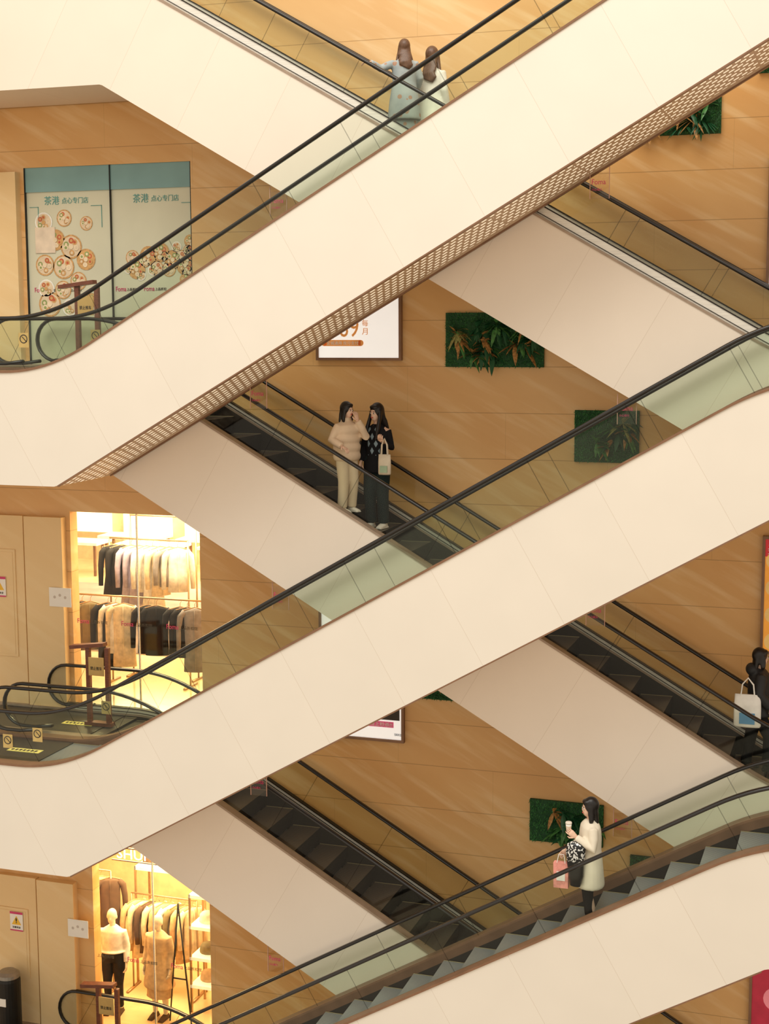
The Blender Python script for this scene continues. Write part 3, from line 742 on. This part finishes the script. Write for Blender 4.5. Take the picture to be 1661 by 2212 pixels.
def person(loc, ang, h, sp, label, name='person'):
    k = h/1.6; face = sp.get('face', True); tilt = sp.get('turn', 0)
    g = G()
    hc = V((0, -.015, 1.485)); HM = Matrix.Translation(hc) @ Matrix.Rotation(tilt, 4, 'Z') @ Matrix.Rotation(sp.get('nod', 0), 4, 'X')
    g.ell((0, .008, .02), (.073, .090, .098), 0, 18, 12, HM); g.ell((0, -.024, -.042), (.052, .060, .068), 0, 14, 10, HM)
    g.ell((0, -.087, -.012), (.011, .016, .022), 0, 8, 6, HM)
    for s in (-1, 1): g.ell((s*.075, .008, -.01), (.010, .018, .028), 0, 8, 6, HM)
    g.tube([(0, .01, 1.27), (0, .005, 1.34), (0, -.002, 1.43)], [.055, .045, .046], 12)
    g.tube([(0, 0, .80), (0, 0, .88), (0, 0, 1.0), (0, -.005, 1.14), (0, 0, 1.25), (0, .005, 1.32)], [(.13, .09), (.165, .105), (.125, .085), (.145, .10), (.155, .085), (.06, .055)], 18)
    arms = {}
    for s, key in ((1, 'L'), (-1, 'R')):
        sh_ = V((s*.155, .005, 1.262)); el, wr = [V(p) for p in sp.get(key, ((s*.205, .02, 1.02), (s*.215, -.05, .80)))]
        arms[key] = (sh_, el, wr)
        g.tube([sh_-V((s*.05, 0, -.015)), sh_, (sh_+el)/2, el, (el*.6+wr*.4), wr], [.040, .045, .040, .034, .033, .022], 12)
    fx = sp.get('stance', .09)
    legs = {}
    for s in (-1, 1):
        kn = V((s*fx, -.03+sp.get('step', 0)*s*.1, .45)); an = V((s*fx, .01+sp.get('step', 0)*s*.12, .07)); legs[s] = (kn, an)
        g.tube([(s*.075, 0, .88), (s*.085, 0, .72), kn, (kn+an)/2+V((0, .02, 0)), an], [.085, .082, .052, .048, .034], 14)
        g.tube([an+V((0, .05, -.035)), an+V((0, 0, -.03)), an+V((0, -.09, -.045)), an+V((0, -.15, -.05))], [(.028, .025), (.036, .036), (.040, .025), (.028, .016)], 12)
    me = remesh(g, .013, 3)
    d = G()
    for s, key in ((1, 'L'), (-1, 'R')):
        sh_, el, wr = arms[key]; fd = sp.get(key+'d'); fd = V(fd) if fd else (wr-el)
        pn = V(sp.get(key+'n', (-s, 0, 0)))
        hand(d, wr, fd, pn, sp.get(key+'c', .35), s)
    if face:
        for s in (-1, 1):
            d.ell((s*.030, -.078, .0), (.015, .009, .008), 1, 10, 6, HM); d.ell((s*.030, -.086, .0), (.008, .004, .008), 2, 8, 6, HM)
            d.ell((s*.031, -.083, .020), (.019, .006, .0035), 2, 8, 4, HM)
        d.ell((0, -.083, -.055), (.022, .007, .008), 3, 10, 6, HM)
    merge_into(me, d, [sp.get('skin', skin), eyew, eyed, lip])
    me.transform(Matrix.Scale(k, 4))
    root = put(name, me, loc, None, ang)
    def child(g_, nm, mats, voxel=.014, sm=3):
        m = remesh(g_, voxel, sm) if voxel else g_.mesh(nm, mats, True)
        if voxel:
            for q in mats: m.materials.append(q)
        m.transform(Matrix.Scale(k, 4)); return put(nm, m, (0, 0, 0), root)
    if sp.get('hair'):
        g = G(); Lh = sp['hairlen']
        g.ell((0, .022, .030), (.090, .100, .108), 0, 18, 12, HM)
        g.ell((0, -.045, .075), (.066, .042, .034), 0, 12, 8, HM)
        def P(x, y, z): return HM @ V((x, y, z))
        wv = .012 if sp.get('wavy') else 0; bo = .075 if Lh > .25 else .012
        bk = [(0, .045, .03), (0, .062, -.06)]; br = [(.082, .055), (.088, .05)]
        for i in range(1, 7):
            t = i/6; zz = -.06-(Lh-.06)*t; bk.append((wv*math.sin(i*2.2), .066+bo*min(1, t*1.5), zz)); br.append(((.100 if Lh > .25 else .085)+(.0 if t < .9 else -.02)+wv*math.sin(i*3), .045-.010*t))
        g.tube([P(*q) for q in bk], br, 16)
        fo = -.10 if sp.get('front') else 0; so = .03 if sp.get('wavy') else 0
        for s in (-1, 1):
            g.tube([P(s*.070, .0, .03), P(s*.082, -.002+fo*.2, -.06), P(s*(.092+so*.5), fo*.8+so, -.06-(Lh-.06)*.5), P(s*(.080+so), fo+so*2.5, -Lh+.015)], [(.022, .040), (.022, .038), (.028, .032), (.014, .022)], 10)
        child(g, 'hair', [sp['hair']], .011, 2)
    b = sp['bottom']; g = G()
    if b[0] == 'pants':
        w = b[2]
        g.tube([(0, 0, .80), (0, 0, .90), (0, 0, 1.0)], [(.15, .11), (.175, .12), (.14, .10)], 16)
        for s in (-1, 1):
            kn, an = legs[s]
            g.tube([(s*.08, 0, .88), (s*.088, 0, .72), kn, (kn+an)/2, an+V((0, 0, .0 if w > .06 else .02))], [.098, .095, w+.012, w+.004, w], 14)
        child(g, 'trousers', [b[1]])
    else:
        g.tube([(0, 0, .98), (0, 0, .88), (0, 0, .6), (0, 0, .35), (0, 0, b[2])], [(.135, .10), (.175, .12), (.19, .14), (.205, .155), (.215, .165)], 20)
        child(g, 'skirt', [b[1]])
    t = sp['top']; hem = t['hem']; e = t.get('e', .02); g = G()
    fl = t.get('flare', .03)
    pts = [(0, .005, 1.345), (0, .005, 1.315), (0, 0, 1.265), (0, 0, 1.20), (0, 0, 1.12), (0, 0, .98), (0, 0, (.98+hem)/2), (0, 0, hem+.03), (0, 0, hem)]
    rr = [(.058+e*.3, .055+e*.3), (.095+e*.4, .075+e*.5), (.148+e, .088+e), (.155+e, .100+e), (.150+e, .106+e), (.143+e, .105+e), (.168+e+fl*.5, .118+e+fl*.4), (.170+e+fl, .120+e+fl), (.165+e+fl, .115+e+fl)]
    if t.get('puff'):
        p2 = []; r2 = []
        for i in range(25):
            z = 1.265-(1.265-hem)*i/24; q = .022*abs(math.sin(i*math.pi/6)); p2.append((0, 0, z)); r2.append((.160+e+q+.014*min(1, i/8), .118+e+q))
        pts = pts[:2]+p2; rr = rr[:2]+r2
    g.tube(pts, rr, 22)
    sr = t.get('sleeve', .055)
    for key in ('L', 'R'):
        sh_, el, wr = arms[key]; s = 1 if key == 'L' else -1
        we = wr+(el-wr).normalized()*.01
        g.tube([sh_-V((s*.06, 0, -.012)), sh_+V((s*.006, 0, -.008)), (sh_+el)/2, el, (el+we)/2, we], [sr-.006, sr+.004, sr+.004, sr, sr-.004, sr-.014], 14)
    if t.get('collar'):
        g.tube([(0, .01, 1.30), (0, .012, 1.34), (0, .014, 1.385)], [(.10, .085), (.085, .08), (.075, .072)], 16)
    if t.get('hood'):
        g.ell((0, .10, 1.33), (.12, .08, .085), 0, 14, 10)
    child(g, t.get('name', 'coat'), [t['mat']], .013, 2)
    for s in (-1, 1):
        kn, an = legs[s]; g = G()
        g.tube([an+V((0, .055, -.035)), an+V((0, .01, -.025)), an+V((0, -.09, -.04)), an+V((0, -.165, -.048))], [(.034, .032), (.044, .042), (.048, .028), (.034, .018)], 14)
        g.box(an.x-.042, an.x+.042, an.y-.175, an.y+.07, 0, .018)
        child(g, 'shoe', [sp['shoe']], .012, 2)
    return tag(root, label, 'person' if name == 'person' else 'mannequin')

hBlack = M('hair_black', (.012, .009, .008), .35, var=.4, scale=30, ms=(6, 6, .6)); hBrown = M('hair_brown', (.13, .065, .035), .4, var=.4, scale=30, ms=(6, 6, .6))  # colour noise stretched along the strands paints in a sheen
cCream = M('puffer_cream', (.74, .57, .40), .7, var=.06); cPant = M('beige_trousers', (.74, .61, .43), .8, var=.05)
cBlack = M('black_knit', (.010, .010, .011), .8, spec=.2); cDenim = M('dark_denim', (.012, .024, .024), .8, spec=.2); cWhiteShoe = M('white_shoe', (.8, .77, .7), .5)
cCoatW = M('cream_coat', (.80, .72, .58), .8, var=.05); cWhite = M('white_wool', (.84, .79, .69), .8)
def argyle():
    m, nt, out = newmat('argyle_knit'); vec, x, y, z = coords(nt)
    a = mth(nt, 'FRACT', mth(nt, 'DIVIDE', mth(nt, 'ADD', mth(nt, 'ADD', x, mth(nt, 'MULTIPLY', z, .6)), 10), .11)); b_ = mth(nt, 'FRACT', mth(nt, 'DIVIDE', mth(nt, 'ADD', mth(nt, 'SUBTRACT', x, mth(nt, 'MULTIPLY', z, .6)), 10), .11))
    f = mth(nt, 'MULTIPLY', mth(nt, 'LESS_THAN', a, .5), mth(nt, 'LESS_THAN', b_, .5))
    fr = mth(nt, 'MULTIPLY', mth(nt, 'LESS_THAN', mth(nt, 'ABSOLUTE', x), .085), mth(nt, 'MULTIPLY', mth(nt, 'LESS_THAN', y, -.06), mth(nt, 'GREATER_THAN', z, .95)))
    c = mixc(nt, mth(nt, 'MULTIPLY', f, fr), (.010, .010, .012), (.25, .33, .38)); principled(nt, out, c, .85, 0, 0, .2); return m
def floral():
    m, nt, out = newmat('floral_coat'); vec, x, y, z = coords(nt)
    vo = nt.nodes.new('ShaderNodeTexVoronoi'); vo.inputs['Scale'].default_value = 9; nt.links.new(vec, vo.inputs[0])
    f = mth(nt, 'LESS_THAN', vo.outputs['Distance'], .26); n = noise(nt, vec, 5, 3)
    c = mixc(nt, ramp(nt, n, .3, .7), (.30, .34, .35), (.46, .50, .49)); c = mixc(nt, mth(nt, 'MULTIPLY', f, .8), c, (.42, .20, .10)); principled(nt, out, c, .85); return m
cArg = argyle(); cFlo = floral()
D = math.radians
x = -6.38; z = tread_z(RE, x, 1)
person((x, 17.70, z), D(60), -.99-z, dict(hair=hBlack, hairlen=.19, bottom=('pants', cPant, .072), shoe=cWhiteShoe, turn=.15,
       top=dict(mat=cCream, hem=.76, e=.03, puff=True, sleeve=.062, collar=True, name='puffer_jacket'),
       R=((-.27, .02, 1.07), (-.25, -.19, .985)), Rn=(0, 0, -1), Rc=.35, L=((.20, -.20, 1.10), (.06, -.17, 1.345)), Ld=(-.2, .1, 1), Ln=(0, 1, 0), Lc=.5),
       'person in cream puffer jacket and beige trousers, hand raised to chin')
x = -6.07; z = tread_z(RE, x, 1)
person((x, 17.98, z), D(-8), -1.02-z, dict(hair=hBlack, hairlen=.36, front=True, bottom=('pants', cDenim, .072), shoe=cWhiteShoe, turn=-.25,
       top=dict(mat=cArg, hem=.72, e=.004, flare=.01, sleeve=.042, name='cardigan'), L=((.215, -.01, 1.04), (.20, -.20, 1.13)), Ln=(0, 0, 1), Lc=.6, R=((-.19, .0, 1.03), (-.17, -.12, .86)), Rn=(1, 0, 0)),
       'person in black argyle cardigan and dark trousers carrying a pale tote')
def tote(x, y, z, w, h, mats, label, rz=0):
    g = G()
    g.tube([(0, 0, 0), (0, 0, .02), (0, 0, h*.6), (0, 0, h)], [(w*.46, .03), (w*.5, .045), (w*.5, .04), (w*.47, .02)], 16)
    o = g.obj('tote_bag', [mats[0]], (x, y, z), None, True, rz)
    for s in (-1, 1):
        g = G(); g.tube([(-w*.25, s*.015, h-.02), (-w*.2, s*.012, h+.12), (0, s*.008, h+.2), (w*.2, s*.012, h+.12), (w*.25, s*.015, h-.02)], .008, 6, 0, (0, 1, 0))
        g.obj('bag_handle', [mats[0]], parent=o)
    g = G(); g.box(-w*.28, w*.28, -.052, -.03, h*.12, h*.45); g.obj('printed_mark', [mats[1]], parent=o)
    return tag(o, label, 'bag')
cTote = M('tote_canvas', (.66, .56, .42), .8); cToteW = M('tote_white', (.85, .83, .78), .7)
tote(-5.87, 17.69, -1.90, .17, .26, [cTote, M('sage_print', (.35, .45, .30), .7)], 'pale canvas tote with green print hanging from a hand')
x = -5.63; z = tread_z(RE, x, 0)
person((x, 17.80, z), D(200), 3.45-z, dict(hair=hBrown, hairlen=.31, wavy=True, bottom=('skirt', cFlo, .25), shoe=cBlack, turn=.1,
       top=dict(mat=cFlo, hem=.42, e=.035, flare=.05, sleeve=.058, name='coat'), L=((.36, .08, 1.17), (.52, .22, 1.24)), Ld=(.8, .3, -.1), Ln=(0, 0, -1), R=((-.24, -.03, 1.05), (-.2, -.15, .9))),
       'person with long brown hair in grey-blue floral coat, reaching for handrail')
x = -5.37; z = tread_z(RE, x, 0)
person((x, 18.12, z), D(165), 3.40-z, dict(hair=hBrown, hairlen=.34, wavy=True, bottom=('pants', cWhite, .07), shoe=cWhiteShoe, turn=.2,
       top=dict(mat=cWhite, hem=.6, e=.02, flare=.03, sleeve=.055, name='coat')), 'person with brown hair in white coat seen from behind')
x = -1.20; z = tread_z(RE, x, 1)
person((x, 17.95, z), D(105), -3.90-z, dict(hair=hBlack, hairlen=.16, bottom=('pants', cBlack, .07), shoe=cBlack, turn=.1, step=1,
       top=dict(mat=M('black_padded', (.02, .02, .022), .6), hem=.74, e=.04, sleeve=.07, hood=True, name='hooded_jacket'), R=((-.26, .05, 1.05), (-.26, -.1, .88))),
       'person in black hooded jacket and trousers with white shoulder tote')
tote(-1.31, 17.66, -4.80, .32, .40, [cToteW, M('blue_print', (.10, .28, .5), .6)], 'white shoulder tote with blue print beside black jacket')
x = -2.97; z = tread_z(FR, x, 2)
person((x, 16.52, z), D(-70), -5.49-z, dict(hair=hBlack, hairlen=.20, bottom=('pants', cBlack, .048), shoe=cBlack, turn=.1,
       top=dict(mat=cCoatW, hem=.52, e=.03, flare=.03, sleeve=.056, name='coat'), L=((.22, .0, 1.03), (.13, -.20, 1.17)), Ld=(-.1, -.6, .5), Ln=(-1, -.2, 0), Lc=.55,
       R=((-.2, -.05, 1.03), (-.12, -.25, .92))), 'person in long cream coat and black trousers holding a coffee cup')
g = G(); g.tube([(0, 0, 0), (0, 0, .09)], [.026, .036], 16); cup = g.obj('coffee_cup', [mWht], (-3.20, 16.38, -5.86), None, True)
g = G(); g.tube([(0, 0, .09), (0, 0, .10), (0, 0, .112)], [.039, .039, .033], 16); g.obj('lid', [M('pale_lid', (.8, .72, .62), .4)], parent=cup, smooth=True)
g = G(); g.tube([(0, 0, .025), (0, 0, .065)], [.0295, .0345], 16, 0, (1, 0, 0), False); g.obj('cup_sleeve', [M('kraft_sleeve', (.75, .62, .48), .7)], parent=cup, smooth=True)
tag(cup, 'white paper coffee cup with lid held in a hand', 'cup')
def sequin():
    m, nt, out = newmat('sequin_black'); vec, x, y, z = coords(nt)
    vo = nt.nodes.new('ShaderNodeTexVoronoi'); vo.inputs['Scale'].default_value = 60; nt.links.new(vec, vo.inputs[0])
    f = mth(nt, 'GREATER_THAN', vo.outputs['Color'], .62)
    hi = mth(nt, 'MULTIPLY', f, mth(nt, 'GREATER_THAN', z, .18))
    c = mixc(nt, hi, (.012, .012, .013), (.75, .75, .72)); principled(nt, out, c, .35, .2); return m
g = G(); g.tube([(0, 0, -.12), (.01, 0, .0), (0, 0, .15), (0, 0, .28), (.01, 0, .36), (.02, 0, .40)], [(.06, .04), (.085, .05), (.10, .055), (.115, .06), (.11, .05), (.06, .03)], 16)
o = g.obj('folded_scarf', [sequin()], (-3.10, 16.30, -6.36), None, True); tag(o, 'black wrap with silver sequins draped over a forearm', 'scarf')
g = G(); g.prism([(-.085, 0), (.085, 0), (.09, .30), (-.09, .30)], -.04, .04)
o = g.obj('shopping_bag', [M('pink_paper', (.78, .32, .27), .6, var=.25, scale=14)], (-3.27, 16.34, -6.53)); tag(o, 'pink paper shopping bag hanging from a hand', 'bag')
g = G(); g.tube([(-.05, -.03, .29), (-.03, -.02, .40), (.03, -.02, .40), (.05, -.03, .29)], .005, 6, 0, (0, 1, 0)); g.obj('bag_handle', [cToteW], parent=o)
g = G(); g.box(-.05, .05, -.044, -.04, .09, .2); g.obj('bag_label', [cToteW], parent=o)
mq = M('mannequin_cream', (.8, .68, .5), .5)
person((-10.88, 19.35, -10.6), D(10), 1.68, dict(face=False, skin=mq, bottom=('pants', gm['black'], .05), shoe=gm['brown'], top=dict(mat=gm['white'], hem=.95, e=.02, flare=.02, sleeve=.055, name='blouse')), 'cream mannequin in white blouse and black trousers in window', 'mannequin')
person((-10.12, 19.4, -10.6), D(-5), 1.66, dict(face=False, skin=mq, bottom=('skirt', gm['tan'], .35), shoe=gm['brown'], top=dict(mat=gm['tan'], hem=.5, e=.03, flare=.05, sleeve=.06, name='coat')), 'cream mannequin in long tan coat in shop window', 'mannequin')

# ---------------------------------------------------------------- light
w = bpy.data.worlds.new('World'); bpy.context.scene.world = w; w.use_nodes = True; nt = w.node_tree; nt.nodes.clear()
out = nt.nodes.new('ShaderNodeOutputWorld'); bg = nt.nodes.new('ShaderNodeBackground')
tc = nt.nodes.new('ShaderNodeTexCoord'); sp = nt.nodes.new('ShaderNodeSeparateXYZ'); nt.links.new(tc.outputs['Generated'], sp.inputs[0])
f = ramp(nt, sp.outputs[2], -.6, .8)
nt.links.new(mixc(nt, f, (.70, .52, .34), (1.0, .955, .86)), bg.inputs[0]); bg.inputs[1].default_value = 1.08
nt.links.new(bg.outputs[0], out.inputs[0])
arealight('atrium_skylight', (-4, 7, 15), 16, 2900, (1, .95, .86), (D(24), 0, 0), 10)

# ---------------------------------------------------------------- camera
f_, p, th, r = 3187.1, .1268, .3206, -.0043
F = V((-math.sin(th)*math.cos(p), math.cos(th)*math.cos(p), -math.sin(p))); R = V((math.cos(th), math.sin(th), 0)); Uv = R.cross(F)
rt = R*math.cos(r)+Uv*math.sin(r); up = -R*math.sin(r)+Uv*math.cos(r)
cam = bpy.data.cameras.new('camera'); co = bpy.data.objects.new('camera', cam); COL.objects.link(co)
m3 = Matrix((rt, up, -F)).transposed(); co.matrix_world = m3.to_4x4()
cam.sensor_fit = 'VERTICAL'; cam.sensor_height = 36; cam.lens = f_/2212*36; cam.clip_end = 200
bpy.context.scene.camera = co
vs = bpy.context.scene.view_settings; vs.view_transform = 'Standard'; vs.exposure = 0
